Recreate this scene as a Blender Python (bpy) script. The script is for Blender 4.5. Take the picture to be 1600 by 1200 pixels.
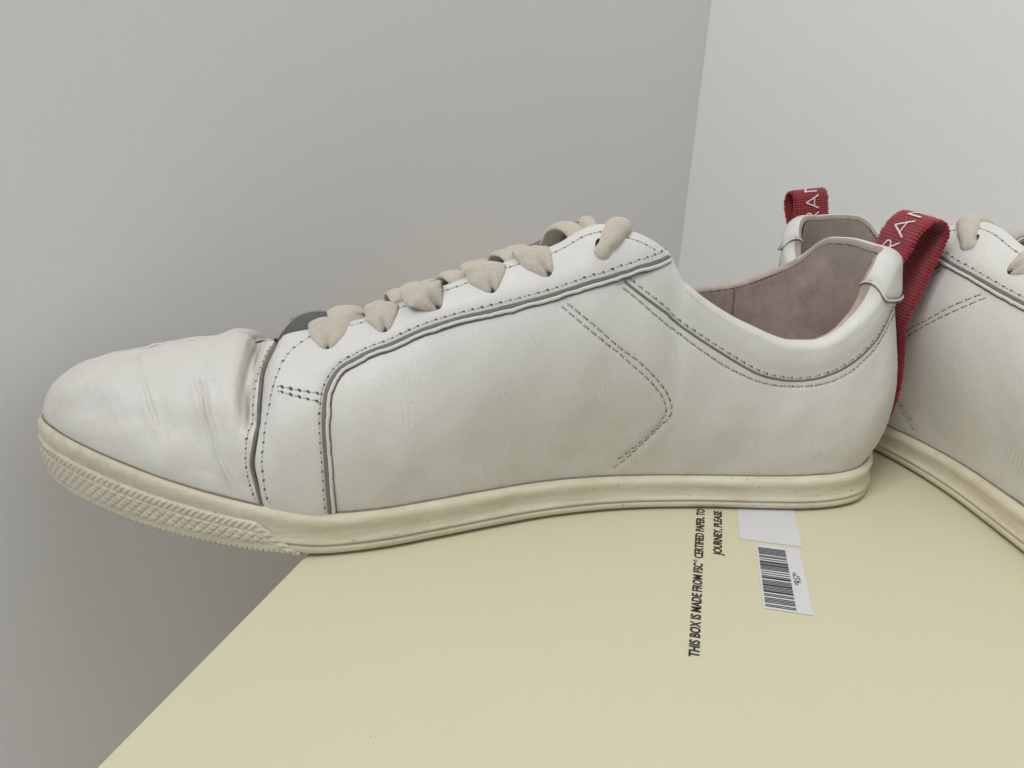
import bpy, math, random
import numpy as np
from mathutils import Vector, Matrix
from mathutils.geometry import delaunay_2d_cdt

# ---------------------------------------------------------------- camera, world, lamps, exposure
scene = bpy.context.scene
for ob in list(bpy.data.objects): bpy.data.objects.remove(ob, do_unlink=True)
COL = scene.collection
cam_d = bpy.data.cameras.new('camera'); cam = bpy.data.objects.new('camera', cam_d); COL.objects.link(cam)
cam.location = (0, 0, .134); cam.rotation_euler = (math.radians(90-20.4), 0, 0)
cam_d.sensor_width = 36; cam_d.lens = 24.95; cam_d.clip_start = .01; cam_d.clip_end = 50
scene.camera = cam
world = bpy.data.worlds.new('World'); scene.world = world; world.use_nodes = True
bg = world.node_tree.nodes['Background']; bg.inputs[0].default_value = (.76, .865, 1.0, 1); bg.inputs[1].default_value = .28
def area(name, loc, target, sx, sy, power, col):
    l = bpy.data.lights.new(name, 'AREA'); l.shape = 'RECTANGLE'; l.size = sx; l.size_y = sy; l.energy = power; l.color = col
    o = bpy.data.objects.new(name, l); COL.objects.link(o); o.location = loc
    o.rotation_euler = (Vector(target)-Vector(loc)).to_track_quat('-Z', 'Y').to_euler(); return o
area('window_light', (-.90, -.75, 1.9), (.02, .35, .05), 1.0, 1.1, 34, (.985, .985, .975))
area('ceiling_light', (.50, .15, 2.05), (.25, .25, 0), 1.7, 1.7, 14, (1.0, .925, .81))
scene.view_settings.view_transform = 'Standard'; scene.view_settings.look = 'None'
scene.view_settings.exposure = .04; scene.view_settings.gamma = 1; scene.view_settings.use_curve_mapping = False

# ---------------------------------------------------------------- materials
class NT:
    def __init__(s, name, rough=.5, spec=.5):
        s.m = bpy.data.materials.new(name); s.m.use_nodes = True; s.t = s.m.node_tree; s.n = s.t.nodes; s.b = s.n['Principled BSDF']
        s.b.inputs['Roughness'].default_value = rough; s.b.inputs['Specular IOR Level'].default_value = spec
        s.tc = s.n.new('ShaderNodeTexCoord'); s.co = s.tc.outputs['Object']
    def link(s, a, b): s.t.links.new(a, b)
    def noise(s, scale, detail=3, rough=.55, dist=0, vec=None):
        q = s.n.new('ShaderNodeTexNoise'); q.inputs['Scale'].default_value = scale; q.inputs['Detail'].default_value = detail
        q.inputs['Roughness'].default_value = rough; q.inputs['Distortion'].default_value = dist; s.link(vec or s.co, q.inputs['Vector']); return q.outputs['Fac']
    def voro(s, scale, vec=None, feat='F1'):
        q = s.n.new('ShaderNodeTexVoronoi'); q.feature = feat; q.inputs['Scale'].default_value = scale; s.link(vec or s.co, q.inputs['Vector']); return q.outputs['Distance']
    def mapv(s, sc, rot=(0, 0, 0)):
        q = s.n.new('ShaderNodeMapping'); q.inputs['Scale'].default_value = sc; q.inputs['Rotation'].default_value = rot; s.link(s.co, q.inputs['Vector']); return q.outputs[0]
    def ramp(s, v, stops):
        q = s.n.new('ShaderNodeValToRGB'); e = q.color_ramp.elements
        while len(e) < len(stops): e.new(.5)
        for k, (p, c) in enumerate(stops):
            e[k].position = p; e[k].color = (c, c, c, 1) if not isinstance(c, tuple) else c+(1,)
        s.link(v, q.inputs[0]); return q.outputs[0]
    def math(s, op, a, b):
        q = s.n.new('ShaderNodeMath'); q.operation = op
        for k, v in enumerate((a, b)):
            if isinstance(v, (int, float)): q.inputs[k].default_value = v
            else: s.link(v, q.inputs[k])
        return q.outputs[0]
    def sep(s):
        q = s.n.new('ShaderNodeSeparateXYZ'); s.link(s.co, q.inputs[0]); return q.outputs
    def rng(s, v, a, b, c=0., d=1.):
        q = s.n.new('ShaderNodeMapRange'); q.inputs[1].default_value = a; q.inputs[2].default_value = b; q.inputs[3].default_value = c; q.inputs[4].default_value = d; s.link(v, q.inputs[0]); return q.outputs[0]
    def mix(s, f, a, b):
        q = s.n.new('ShaderNodeMix'); q.data_type = 'RGBA'
        if isinstance(f, (int, float)): q.inputs[0].default_value = f
        else: s.link(f, q.inputs[0])
        for k, v in ((6, a), (7, b)):
            if isinstance(v, tuple): q.inputs[k].default_value = v+(1,)
            else: s.link(v, q.inputs[k])
        return q.outputs[2]
    def color(s, v):
        if isinstance(v, tuple): s.b.inputs['Base Color'].default_value = v+(1,)
        else: s.link(v, s.b.inputs['Base Color'])
    def bump(s, v, dist, strength=1.):
        q = s.n.new('ShaderNodeBump'); q.inputs['Distance'].default_value = dist; q.inputs['Strength'].default_value = strength; s.link(v, q.inputs['Height'])
        prev = getattr(s, 'lastb', None)
        if prev: s.link(prev, q.inputs['Normal'])
        s.lastb = q.outputs[0]; s.link(q.outputs[0], s.b.inputs['Normal'])

def mat_leather(name, tint=(.70, .69, .655)):
    k = NT(name, .42, .45)
    x, y, z = k.sep()
    blot = k.ramp(k.noise(38, 4, .6), [(.35, 0.), (.75, 1.)])
    scuff = k.ramp(k.noise(260, 5, .7, 1.5), [(.62, 0.), (.74, 1.)])
    speck = k.ramp(k.noise(900, 2, .5), [(.73, 0.), (.77, 1.)])
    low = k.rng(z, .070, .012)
    c = k.mix(k.math('MULTIPLY', blot, .14), tint, (.62, .595, .53))
    c = k.mix(k.math('MULTIPLY', scuff, .16), c, (.45, .42, .37))
    c = k.mix(k.math('MULTIPLY', k.math('MULTIPLY', low, k.ramp(k.noise(90, 4, .6), [(.3, .2), (.7, 1.)])), .55), c, (.56, .515, .40))  # grime and yellowing near the sole, plus its darker shading painted into the colour
    toe = k.rng(x, .27, .305)
    c = k.mix(k.math('MULTIPLY', k.math('MULTIPLY', toe, k.ramp(k.noise(330, 5, .7), [(.45, 0.), (.65, 1.)])), .35), c, (.42, .40, .36))
    c = k.mix(k.math('MULTIPLY', speck, .5), c, (.22, .20, .18))
    at = k.n.new('ShaderNodeAttribute'); at.attribute_name = 'dirt'
    c = k.mix(k.math('MULTIPLY', at.outputs['Fac'], .85), c, (.30, .245, .165))
    k.color(c)
    k.link(k.rng(k.noise(120, 3), .3, .7, .38, .54), k.b.inputs['Roughness'])
    k.bump(k.noise(1., 4, .6, 0, k.mapv((520, 520, 110))), .00030, .45)
    k.bump(k.voro(1900), .00018, .30)
    k.bump(k.noise(3000, 2), .00012, .35)
    return k.m
def mat_flat(name, col, rough=.7, ns=400, amt=.25, bump=.0002, dark=None):
    k = NT(name, rough, .3)
    d = dark or tuple(c*.6 for c in col)
    k.color(k.mix(k.math('MULTIPLY', k.noise(ns, 4, .6), amt*2), col, d)); k.bump(k.noise(ns*3, 3), bump, .6); return k.m
def mat_rubber(name):
    k = NT(name, .5, .4)
    x, y, z = k.sep()
    st = k.noise(1., 5, .65, 0, k.mapv((60, 60, 420)))
    c = k.mix(k.ramp(st, [(.38, 0.), (.72, .8)]), (.71, .665, .53), (.55, .485, .34))
    c = k.mix(k.ramp(k.noise(55, 4, .6), [(.42, 0.), (.75, .55)]), c, (.58, .515, .355))
    c = k.mix(k.ramp(k.noise(420, 3, .6), [(.655, 0.), (.73, .55)]), c, (.30, .25, .19))
    c = k.mix(k.math('MULTIPLY', k.rng(x, .20, .27), k.ramp(k.noise(300, 4, .7), [(.35, .15), (.65, .75)])), c, (.50, .455, .375))
    k.color(c); k.bump(k.noise(900, 3), .0002, .5); k.bump(st, .0006, .35); return k.m
def mat_lining(name):
    k = NT(name, .95, .1); x, y, z = k.sep()
    c = k.mix(k.ramp(k.noise(60, 6, .7), [(.36, 0.), (.62, 1.)]), (.60, .485, .43), (.41, .32, .285))
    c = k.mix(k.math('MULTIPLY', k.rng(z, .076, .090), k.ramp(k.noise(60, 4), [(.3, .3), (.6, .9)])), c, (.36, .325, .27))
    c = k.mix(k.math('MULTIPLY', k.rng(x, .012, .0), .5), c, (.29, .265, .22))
    k.color(c); k.bump(k.noise(2200, 3, .7), .0004, .7)
    k.b.inputs['Sheen Weight'].default_value = .25; return k.m
def mat_lace(name):
    k = NT(name, .95, .1)
    uv = k.n.new('ShaderNodeUVMap').outputs[0]; ws = []
    for ang in (.75, -.75):
        mp = k.n.new('ShaderNodeMapping'); mp.inputs['Rotation'].default_value = (0, 0, ang); k.link(uv, mp.inputs['Vector'])
        w = k.n.new('ShaderNodeTexWave'); w.bands_direction = 'X'; w.inputs['Scale'].default_value = 420; w.inputs['Distortion'].default_value = 2.2; w.inputs['Detail'].default_value = 2; w.inputs['Detail Scale'].default_value = 2; k.link(mp.outputs[0], w.inputs['Vector']); ws.append(w.outputs['Fac'])
    f = k.math('MAXIMUM', ws[0], ws[1]); fuzz = k.noise(2600, 5, .8)
    c = k.mix(k.math('MULTIPLY', f, .8), (.69, .625, .52), (.87, .815, .72))
    c = k.mix(k.ramp(fuzz, [(.38, .75), (.58, 0.)]), c, (.52, .45, .355))
    c = k.mix(k.ramp(k.noise(130, 3), [(.5, 0.), (.8, .35)]), c, (.60, .52, .42))
    k.color(c); k.bump(f, .0003, .3); k.bump(fuzz, .0005, .9); k.b.inputs['Sheen Weight'].default_value = .4; return k.m
def mat_wall(name):
    k = NT(name, .75, .25)
    k.color(k.mix(k.ramp(k.noise(3, 4), [(.35, 0.), (.7, .25)]), (.87, .86, .845), (.84, .83, .815)))
    k.bump(k.noise(1100, 2, .5), .00022, .35); k.bump(k.noise(420, 2, .5), .0003, .18); return k.m
def mat_box(name):
    k = NT(name, .55, .35)
    c = k.mix(k.ramp(k.noise(12, 4), [(.3, 0.), (.75, .5)]), (.635, .595, .43), (.61, .57, .41))
    c = k.mix(k.ramp(k.noise(1500, 2, .5), [(.35, .12), (.7, 0.)]), c, (.60, .56, .40))
    c = k.mix(k.ramp(k.noise(520, 1, .3), [(.835, 0.), (.85, .45)]), c, (.25, .22, .16))
    k.color(c); k.bump(k.noise(1800, 2), .00012, .5); k.bump(k.noise(40, 3), .0008, .18); return k.m
def mat_web(name):
    k = NT(name, .9, .15)
    at = k.n.new('ShaderNodeUVMap'); uv = at.outputs[0]
    w = k.n.new('ShaderNodeTexWave'); w.wave_type = 'BANDS'; w.bands_direction = 'X'; w.inputs['Scale'].default_value = 260; w.inputs['Distortion'].default_value = 1.2; w.inputs['Detail'].default_value = 1; k.link(uv, w.inputs['Vector'])
    w2 = k.n.new('ShaderNodeTexWave'); w2.wave_type = 'BANDS'; w2.bands_direction = 'Y'; w2.inputs['Scale'].default_value = 330; w2.inputs['Distortion'].default_value = 1; k.link(uv, w2.inputs['Vector'])
    f = k.math('ADD', k.math('MULTIPLY', w.outputs['Fac'], .65), k.math('MULTIPLY', w2.outputs['Fac'], .35))
    c = k.mix(f, (.17, .007, .016), (.44, .030, .046))
    k.color(k.mix(k.ramp(k.noise(500, 4, .7), [(.4, 0.), (.8, .4)]), c, (.42, .07, .08)))
    k.bump(f, .0006, .9); k.b.inputs['Sheen Weight'].default_value = .3; return k.m
LEATHER = mat_leather('white_leather'); RAW = mat_flat('raw_leather_edge', (.25, .24, .215), .8, 600, .45); SEAMGREY = mat_flat('seam_line_grey', (.22, .20, .17), .9, 500, .4)  # last one: grey-brown of the underlay edges and heel tab seam line
DARKSEAM = mat_flat('seam_grime', (.13, .115, .09), .9, 700, .4); THREAD = mat_flat('thread', (.50, .485, .44), .8, 900, .3)
THREADW = mat_flat('white_thread', (.60, .59, .55), .8, 900, .2); THREADD = mat_flat('grey_thread', (.43, .415, .37), .85, 900, .3)
HOLE = mat_flat('stitch_hole', (.12, .11, .10), .9); JOINTBROWN = mat_flat('joint_brown', (.27, .225, .165), .9, 260, .5); TONGUE = mat_flat('tongue_leather', (.52, .50, .46), .6, 200, .2); RUBBER = mat_rubber('cream_rubber'); LINING = mat_lining('suede_lining')  # brown shared by the sole joint line and the lining seam
LACE = mat_lace('cotton_lace'); SUEDE = mat_flat('grey_suede', (.15, .145, .138), .95, 500, .4, .0004); WEB = mat_web('red_webbing')
PRINTW = mat_flat('woven_white_thread', (.82, .74, .73), .8, 900, .15); WALL = mat_wall('wall_paint'); BOXM = mat_box('cream_card')
INK = mat_flat('black_ink', (.03, .028, .03), .6, 900, .2, .00005); PAPER = mat_flat('sticker_paper', (.66, .655, .675), .5, 300, .08, .00005)
FLOORM = mat_flat('floor_paint', (.62, .60, .57), .6, 20, .2)
# ---------------------------------------------------------------- shoe last and upper surface (local: x heel->toe, y medial, z up, metres)
def pchip(x, xs, ys):
    xs = np.asarray(xs, float); ys = np.asarray(ys, float); x = np.clip(x, xs[0], xs[-1])
    hh = np.diff(xs); dl = np.diff(ys)/hh; m = np.zeros_like(ys)
    for i in range(1, len(xs)-1):
        if dl[i-1]*dl[i] > 0:
            w1 = 2*hh[i]+hh[i-1]; w2 = hh[i]+2*hh[i-1]
            m[i] = (w1+w2)/(w1/dl[i-1]+w2/dl[i])
    m[0] = dl[0]; m[-1] = dl[-1]
    k = np.clip(np.searchsorted(xs, x)-1, 0, len(xs)-2)
    t = (x-xs[k])/hh[k]
    return ((1+2*t)*(1-t)**2*ys[k]+t*(1-t)**2*hh[k]*m[k]+t*t*(3-2*t)*ys[k+1]+t*t*(t-1)*hh[k]*m[k+1])

def catmull(pts, per=40):
    p = np.asarray(pts, float); q = np.vstack([2*p[0]-p[1], p, 2*p[-1]-p[-2]]); out = []
    for i in range(1, len(q)-2):
        p0, p1, p2, p3 = q[i-1], q[i], q[i+1], q[i+2]
        d1 = max(np.linalg.norm(p1-p0), 1e-9)**.5; d2 = max(np.linalg.norm(p2-p1), 1e-9)**.5; d3 = max(np.linalg.norm(p3-p2), 1e-9)**.5
        m1 = (p1-p0)/d1-(p2-p0)/(d1+d2)+(p2-p1)/d2; m2 = (p2-p1)/d2-(p3-p1)/(d2+d3)+(p3-p2)/d3
        m1 *= d2; m2 *= d2
        t = np.linspace(0, 1, per, endpoint=False)[:, None]
        out.append((2*t**3-3*t**2+1)*p1+(t**3-2*t**2+t)*m1+(-2*t**3+3*t**2)*p2+(t**3-t**2)*m2)
    out.append(p[-1:]); return np.vstack(out)

MED = [(.304,-.003),(.3025,.004),(.296,.0125),(.282,.0225),(.262,.0315),(.242,.0378),(.222,.0414),(.2036,.042),(.185,.040),(.168,.036),(.15,.0315),(.13,.027),(.11,.0247),(.0934,.0245),(.07,.0265),(.0473,.0303),(.0334,.0321),(.0206,.0314),(.0105,.0277),(.001,.017),(-.004,.0)]
LAT = [(.304,-.003),(.302,-.011),(.294,-.0215),(.278,-.033),(.257,-.0425),(.235,-.049),(.212,-.052),(.19,-.0522),(.165,-.0495),(.13,-.0445),(.095,-.0395),(.065,-.0365),(.04,-.034),(.022,-.0308),(.0085,-.025),(.0005,-.016),(-.004,0)]
# heights along the sole: bottom (toe spring) and top line of the foxing, against distance from the heel
ZB = ([-.01,.2,.222,.242,.262,.282,.296,.31],[0,0,.002,.005,.0083,.0129,.0158,.019])
ZJ = ([-.01,.004,.0206,.0334,.0473,.07,.0934,.11,.13,.15,.168,.185,.2036,.222,.242,.262,.282,.296,.31],
      [.0165,.0148,.0137,.0134,.013,.0127,.013,.0135,.0139,.014,.014,.0141,.0148,.019,.0240,.0293,.0348,.0378,.0392])
def zbot(x): return pchip(x, *ZB)
def zjoin(x): return pchip(x, *ZJ)

class Outline:
    def __init__(s, pts, side):
        p = catmull(pts, 60); d = np.r_[0, np.cumsum(np.linalg.norm(np.diff(p, axis=0), axis=1))]
        s.len = d[-1]; s.d = d; s.p = p; s.side = side
    def at(s, sg):
        dd = np.clip(sg, 0, 1)*s.len
        return np.stack([np.interp(dd, s.d, s.p[:, 0]), np.interp(dd, s.d, s.p[:, 1])], -1)
    def inward(s, sg):
        e = .004; A = s.at(np.maximum(sg-e, 0)); B = s.at(np.minimum(sg+e, 1)); t = B-A
        t /= np.linalg.norm(t, axis=-1, keepdims=True)
        nn = np.stack([-t[..., 1], t[..., 0]], -1)*s.side      # towards the inside of the sole
        w0 = np.clip(1-np.asarray(sg)/.02, 0, 1)[..., None]; w1 = np.clip(1-(1-np.asarray(sg))/.02, 0, 1)[..., None]
        nn = nn*(1-w0)+np.array([-1., 0])*w0; nn = nn*(1-w1)+np.array([1., 0])*w1
        return nn/np.linalg.norm(nn, axis=-1, keepdims=True)

# rows: x of the foot point on the sole, top point (x,y,z), slope of the top end in degrees, outward lean at the sole
ROWM = [
 (.304,.284,-.004,.0540,2,.05),(.296,.280,-.004,.0551,2,.07),(.282,.271,-.004,.0576,3,.10),(.262,.256,-.004,.0601,3,.10),(.246,.2435,-.004,.0609,3,.10),
 (.236,.2362,-.004,.0626,4,.10),(.231,.2314,-.004,.0622,5,.10),(.228,.2285,-.004,.0602,8,.10),(.222,.222,-.002,.0606,10,.10),(.215,.2163,.009,.0656,22,.10),
 (.2036,.2069,.0101,.0679,26,.10),(.188,.193,.0107,.0702,30,.09),(.170,.1767,.0118,.0764,33,.08),(.155,.1606,.0129,.0825,36,.08),(.135,.1405,.014,.0902,39,.10),
 (.119,.1255,.0151,.0955,42,.13),(.108,.1147,.016,.1011,45,.16),(.103,.1106,.0165,.1019,47,.18),(.098,.1028,.0172,.0994,50,.20),(.094,.0979,.0178,.0975,53,.22),
 (.088,.0897,.0182,.0921,60,.24),(.086,.0877,.0185,.0892,64,.24),(.083,.0845,.019,.0845,68,.24),(.077,.0795,.0200,.0799,72,.24),(.069,.070,.0205,.0736,76,.24),
 (.060,.061,.0213,.069,80,.22),(.047,.0447,.0225,.0629,82,.20),(.038,.0375,.0228,.0627,82,.20),(.030,.0305,.0228,.0652,82,.22),(.022,.0255,.0223,.0697,82,.26),
 (.016,.0222,.0215,.0739,82,.30),(.011,.020,.0207,.0787,82,.34),(.007,.018,.0198,.086,82,.38),(.004,.0155,.0175,.0905,82,.42),(.0012,.0095,.0105,.0915,82,.46),(.0,.0062,.0,.0908,82,.50)]
ROWL = [(r[0], r[1], (r[2] if r[0] > .2175 else -r[2]-.006), r[3]-(.0046 if r[0] < .214 else 0), r[4], r[5]) for r in ROWM if r[0] > .087]+[
 (.083,.0845,-.0245,.0835,68,.2),(.077,.0795,-.026,.078,72,.2),(.069,.070,-.027,.0722,76,.2),(.060,.061,-.0278,.069,80,.2),(.047,.0447,-.028,.0705,82,.2),
 (.038,.0375,-.028,.0722,82,.2),(.030,.0305,-.0275,.0748,82,.22),(.022,.0245,-.0265,.0778,82,.26),(.016,.0205,-.0248,.0805,82,.30),(.011,.0175,-.0228,.0840,82,.34),
 (.007,.0148,-.020,.0885,82,.38),(.004,.0122,-.0165,.0908,82,.42),(.0012,.0082,-.0095,.0913,82,.46),(.0,.0062,.0,.0908,82,.50)]

class Side:
    """one side of the upper; sg 0 at the toe tip .. 1 at the heel, t 0 at the sole .. 1 at the top edge"""
    def __init__(s, pts, rows, side):
        s.o = Outline(pts, side); s.side = side
        xs = s.o.at(np.linspace(0, 1, 4001))[:, 0]; gg = np.linspace(0, 1, 4001)
        s.sg = np.array([0 if r[0] >= .304 else (1 if r[0] <= 0 else np.interp(-r[0], -xs, gg)) for r in rows])
        s.rows = np.array(rows)
    def rim(s, sg): return np.interp(sg, [0, s.sgx(.088), s.sgx(.080), s.sgx(.03), s.sgx(.008), 1], [0, 0, .0025, .0038, .0058, .006])
    def sgx(s, x):
        g = np.linspace(0, 1, 2001); return float(np.interp(-x, -s.o.at(g)[:, 0], g))
    def ends(s, sg):
        sg = np.asarray(sg, float)
        o = s.o.at(sg); inn = s.o.inward(sg)
        P = o+inn*np.interp(o[..., 0], [0, .03], [.0022, .0034])[..., None]
        z = zjoin(o[..., 0])-.0012
        P3 = np.concatenate([P, z[..., None]], -1)
        Q3 = np.stack([pchip(sg, s.sg, s.rows[:, k]) for k in (1, 2, 3)], -1)
        rw = s.rim(sg)[..., None]; Q3 = Q3-np.concatenate([inn*rw, .78*rw], -1)
        ph = np.radians(pchip(sg, s.sg, s.rows[:, 4])); ou = pchip(sg, s.sg, s.rows[:, 5])
        return P3, Q3, inn, ph, ou
    def raw(s, sg, t):
        sg, t = np.broadcast_arrays(np.asarray(sg, float), np.asarray(t, float))
        P, Q, inn, ph, ou = s.ends(sg)
        d = np.linalg.norm(Q-P, axis=-1)[..., None]
        hz = (Q-P)[..., :2]; hl = np.linalg.norm(hz, axis=-1, keepdims=True)
        w = np.clip((hl-.008)/.012, 0, 1); hd = inn*(1-w)+hz/np.maximum(hl, 1e-6)*w; hd /= np.linalg.norm(hd, axis=-1, keepdims=True)
        T0 = np.concatenate([-inn*ou[..., None], np.ones(sg.shape+(1,))], -1); T0 /= np.linalg.norm(T0, axis=-1, keepdims=True)
        T1 = np.concatenate([hd*np.cos(ph)[..., None], np.sin(ph)[..., None]], -1)
        A = P+T0*d*.40; B = Q-T1*d*.40
        t = t[..., None]
        return (1-t)**3*P+3*(1-t)**2*t*A+3*(1-t)*t*t*B+t**3*Q
    def nrm(s, sg, t):
        sg, t = np.broadcast_arrays(np.asarray(sg, float), np.asarray(t, float)); e = .0025
        a = s.raw(np.minimum(sg+e, 1), t)-s.raw(np.maximum(sg-e, 0), t)
        b = s.raw(sg, np.minimum(t+e*3, 1))-s.raw(sg, np.maximum(t-e*3, 0))
        n = np.cross(a, b)*s.side
        n /= np.maximum(np.linalg.norm(n, axis=-1, keepdims=True), 1e-12)
        w = np.clip((sg-.975)/.025, 0, 1)+np.clip((.02-sg)/.02, 0, 1)+np.where(sg < .30, np.clip((t-.80)/.20, 0, 1), 0)
        w = np.clip(w, 0, 1); w = w*w*(3-2*w); n[..., 1] *= 1-w       # no sideways tilt on the centre line, where both sides meet
        return n/np.maximum(np.linalg.norm(n, axis=-1, keepdims=True), 1e-12)
SM = Side(MED, ROWM, 1); SL = Side(LAT, ROWL, -1)
EYE_FRONT = [(0.2845,0.014),(0.2832,0.076),(0.2819,0.137),(0.2810,0.198),(0.2816,0.261),(0.2834,0.326),(0.2856,0.391),(0.2871,0.458),(0.2875,0.527),(0.2880,0.598),(0.2887,0.674),(0.2901,0.755),(0.2952,0.841),(0.3019,0.919),(0.3072,0.992)]
EYE_FRONT_STITCH = [(0.2921,0.034),(0.2887,0.089),(0.2884,0.151),(0.2883,0.214),(0.2890,0.277),(0.2913,0.344),(0.2933,0.412),(0.2955,0.481),(0.2983,0.552),(0.3010,0.623),(0.3038,0.694),(0.3074,0.762),(0.3129,0.826),(0.3210,0.879),(0.3315,0.918),(0.3432,0.946),(0.3558,0.957)]
EYE_LOW = [(0.3439,0.018),(0.3439,0.076),(0.3439,0.134),(0.3442,0.191),(0.3445,0.247),(0.3448,0.303),(0.3450,0.359),(0.3453,0.415),(0.3459,0.472),(0.3471,0.528),(0.3487,0.585),(0.3516,0.642),(0.3566,0.694),(0.3637,0.740),(0.3728,0.773),(0.3830,0.793),(0.3935,0.810),(0.4045,0.817),(0.4154,0.818),(0.4259,0.822),(0.4360,0.829),(0.4458,0.834),(0.4554,0.837),(0.4650,0.838),(0.4745,0.838),(0.4842,0.838),(0.4941,0.835),(0.5041,0.829),(0.5141,0.825),(0.5243,0.823),(0.5348,0.821),(0.5456,0.820),(0.5569,0.820),(0.5683,0.821),(0.5797,0.822),(0.5907,0.822),(0.6010,0.817),(0.6113,0.812),(0.6226,0.812),(0.6348,0.821),(0.6437,0.847),(0.6514,0.875),(0.6610,0.904),(0.6695,0.940),(0.6780,0.990)]
CROSS_STITCH_1 = [(0.3039,0.672),(0.3467,0.619)]
CROSS_STITCH_2 = [(0.3040,0.646),(0.3444,0.580)]
D_OUT = [(0.5861,0.778),(0.5938,0.738),(0.6015,0.696),(0.6096,0.655),(0.6179,0.617),(0.6266,0.583),(0.6355,0.554),(0.6442,0.538),(0.6520,0.522),(0.6603,0.500),(0.6680,0.477),(0.6755,0.452),(0.6829,0.428),(0.6877,0.388),(0.6855,0.320),(0.6772,0.259),(0.6697,0.209),(0.6622,0.165),(0.6543,0.125),(0.6461,0.087),(0.6373,0.054),(0.6275,0.029)]
D_IN = [(0.5799,0.774),(0.5876,0.734),(0.5954,0.693),(0.6033,0.650),(0.6117,0.610),(0.6207,0.574),(0.6299,0.543),(0.6396,0.518),(0.6468,0.498),(0.6549,0.476),(0.6633,0.453),(0.6708,0.426),(0.6779,0.394),(0.6818,0.350),(0.6774,0.285),(0.6709,0.232),(0.6632,0.186),(0.6548,0.146),(0.6460,0.110),(0.6370,0.077)]
COLLAR_SEAM = [(0.6462,0.822),(0.6524,0.808),(0.6600,0.795),(0.6672,0.786),(0.6744,0.782),(0.6838,0.800),(0.6933,0.833),(0.7047,0.849),(0.7152,0.850),(0.7237,0.848),(0.7325,0.843),(0.7431,0.836),(0.7541,0.826),(0.7639,0.814),(0.7726,0.804),(0.7812,0.804),(0.7904,0.809),(0.8016,0.807),(0.8161,0.810),(0.8292,0.818),(0.8403,0.818),(0.8524,0.818),(0.8653,0.817),(0.8773,0.822),(0.8894,0.827),(0.9005,0.831),(0.9103,0.827),(.935,.83),(.967,.83)]
COLLAR_STITCH_LOW = [(0.6434,0.797),(0.6489,0.783),(0.6560,0.768),(0.6632,0.753),(0.6698,0.741),(0.6776,0.738),(0.6881,0.773),(0.6983,0.798),(0.7097,0.800),(0.7188,0.795),(0.7272,0.787),(0.7366,0.777),(0.7478,0.768),(0.7588,0.759),(0.7685,0.752),(0.7773,0.751),(0.7864,0.755),(0.7965,0.760),(0.8097,0.761),(0.8239,0.766),(0.8355,0.765),(0.8471,0.760),(0.8598,0.762),(0.8720,0.765),(0.8839,0.774),(0.8951,0.783),(.92,.785),(.955,.79)]
VAMP_STITCH = [(0.2791,0.032),(0.2750,0.082),(0.2729,0.140),(0.2722,0.201),(0.2727,0.264),(0.2737,0.327),(0.2753,0.392),(0.2771,0.457),(0.2778,0.525),(0.2780,0.596),(0.2788,0.671),(0.2803,0.752),(0.2826,0.838),(0.2848,0.936)]
CREASE_1 = [(0.1240,0.914),(0.1488,0.716),(0.1620,0.593),(0.1705,0.491),(0.1769,0.400),(0.1829,0.319)]
CREASE_2 = [(0.2232,0.604),(0.2293,0.525),(0.2325,0.452),(0.2351,0.384),(0.2378,0.320),(0.2406,0.259),(0.2437,0.200),(0.2479,0.147),(0.2526,0.096),(0.2577,0.047)]
CREASE_3 = [(.2685,1.),(0.2692,0.913),(0.2705,0.789),(0.2698,0.686),(0.2704,0.592),(0.2722,0.508),(0.2764,0.433)]
BULGE = [(0.2518,0.841),(0.2524,0.740),(0.2537,0.652),(0.2546,0.573),(0.2551,0.500),(0.2563,0.431),(0.2581,0.366),(0.2597,0.303)]
FOLD_SOFT = [(0.1146,0.344),(0.1298,0.344),(0.1442,0.344),(0.1580,0.348),(0.1716,0.358),(0.1848,0.364),(0.1976,0.358),(0.2097,0.342),(0.2209,0.317),(0.2309,0.282),(0.2402,0.250)]
QW_1 = [(0.5703,0.739),(0.5636,0.698),(0.5571,0.657),(0.5506,0.616),(0.5442,0.575),(0.5380,0.534),(0.5317,0.494),(0.5262,0.450),(0.5221,0.403),(0.5185,0.354),(0.5147,0.305),(0.5109,0.256),(0.5056,0.211),(0.4986,0.172),(0.4907,0.136),(0.4828,0.100)]
QW_2 = [(0.4319,0.643),(0.4298,0.542),(0.4253,0.446)]
QW_3 = [(0.6235,0.508),(0.6162,0.443),(0.6106,0.376),(0.6068,0.304)]
EYELETS = [(0.3569,0.885),(0.4182,0.908),(0.4685,0.927),(0.5193,0.920),(0.5753,0.920),(0.6287,0.912)]
SEAM_A = [(.2826,0.),(.2820,.018),(.2781,.125),(.2763,.219),(.2792,.318),(.2818,.422),(.2825,.525),(.2823,.635),(.2820,.728),(.2841,.835),(.2891,.967),(.2925,1.)]
GL, TL = .36, .055
def resample(c, step, sc=None):
    c = np.asarray(c, float); q = c*np.array(sc) if sc is not None else c
    d = np.r_[0, np.cumsum(np.linalg.norm(np.diff(q, axis=0), axis=1))]; n = max(2, int(d[-1]/step)+1)
    s = np.linspace(0, d[-1], n); return np.stack([np.interp(s, d, c[:, k]) for k in range(c.shape[1])], -1)
def smooth(c): return catmull(c, 8)
def pdist(P, poly):
    """distance of 2-D points to a polyline"""
    P = np.asarray(P); A = poly[:-1]; B = poly[1:]; out = np.full(len(P), 1e9)
    for a, b in zip(A, B):
        d = b-a; u = np.clip(((P-a)@d)/max(d@d, 1e-18), 0, 1); out = np.minimum(out, np.linalg.norm(P-a-u[:, None]*d, axis=1))
    return out
SC = np.array([GL, TL])
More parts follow.
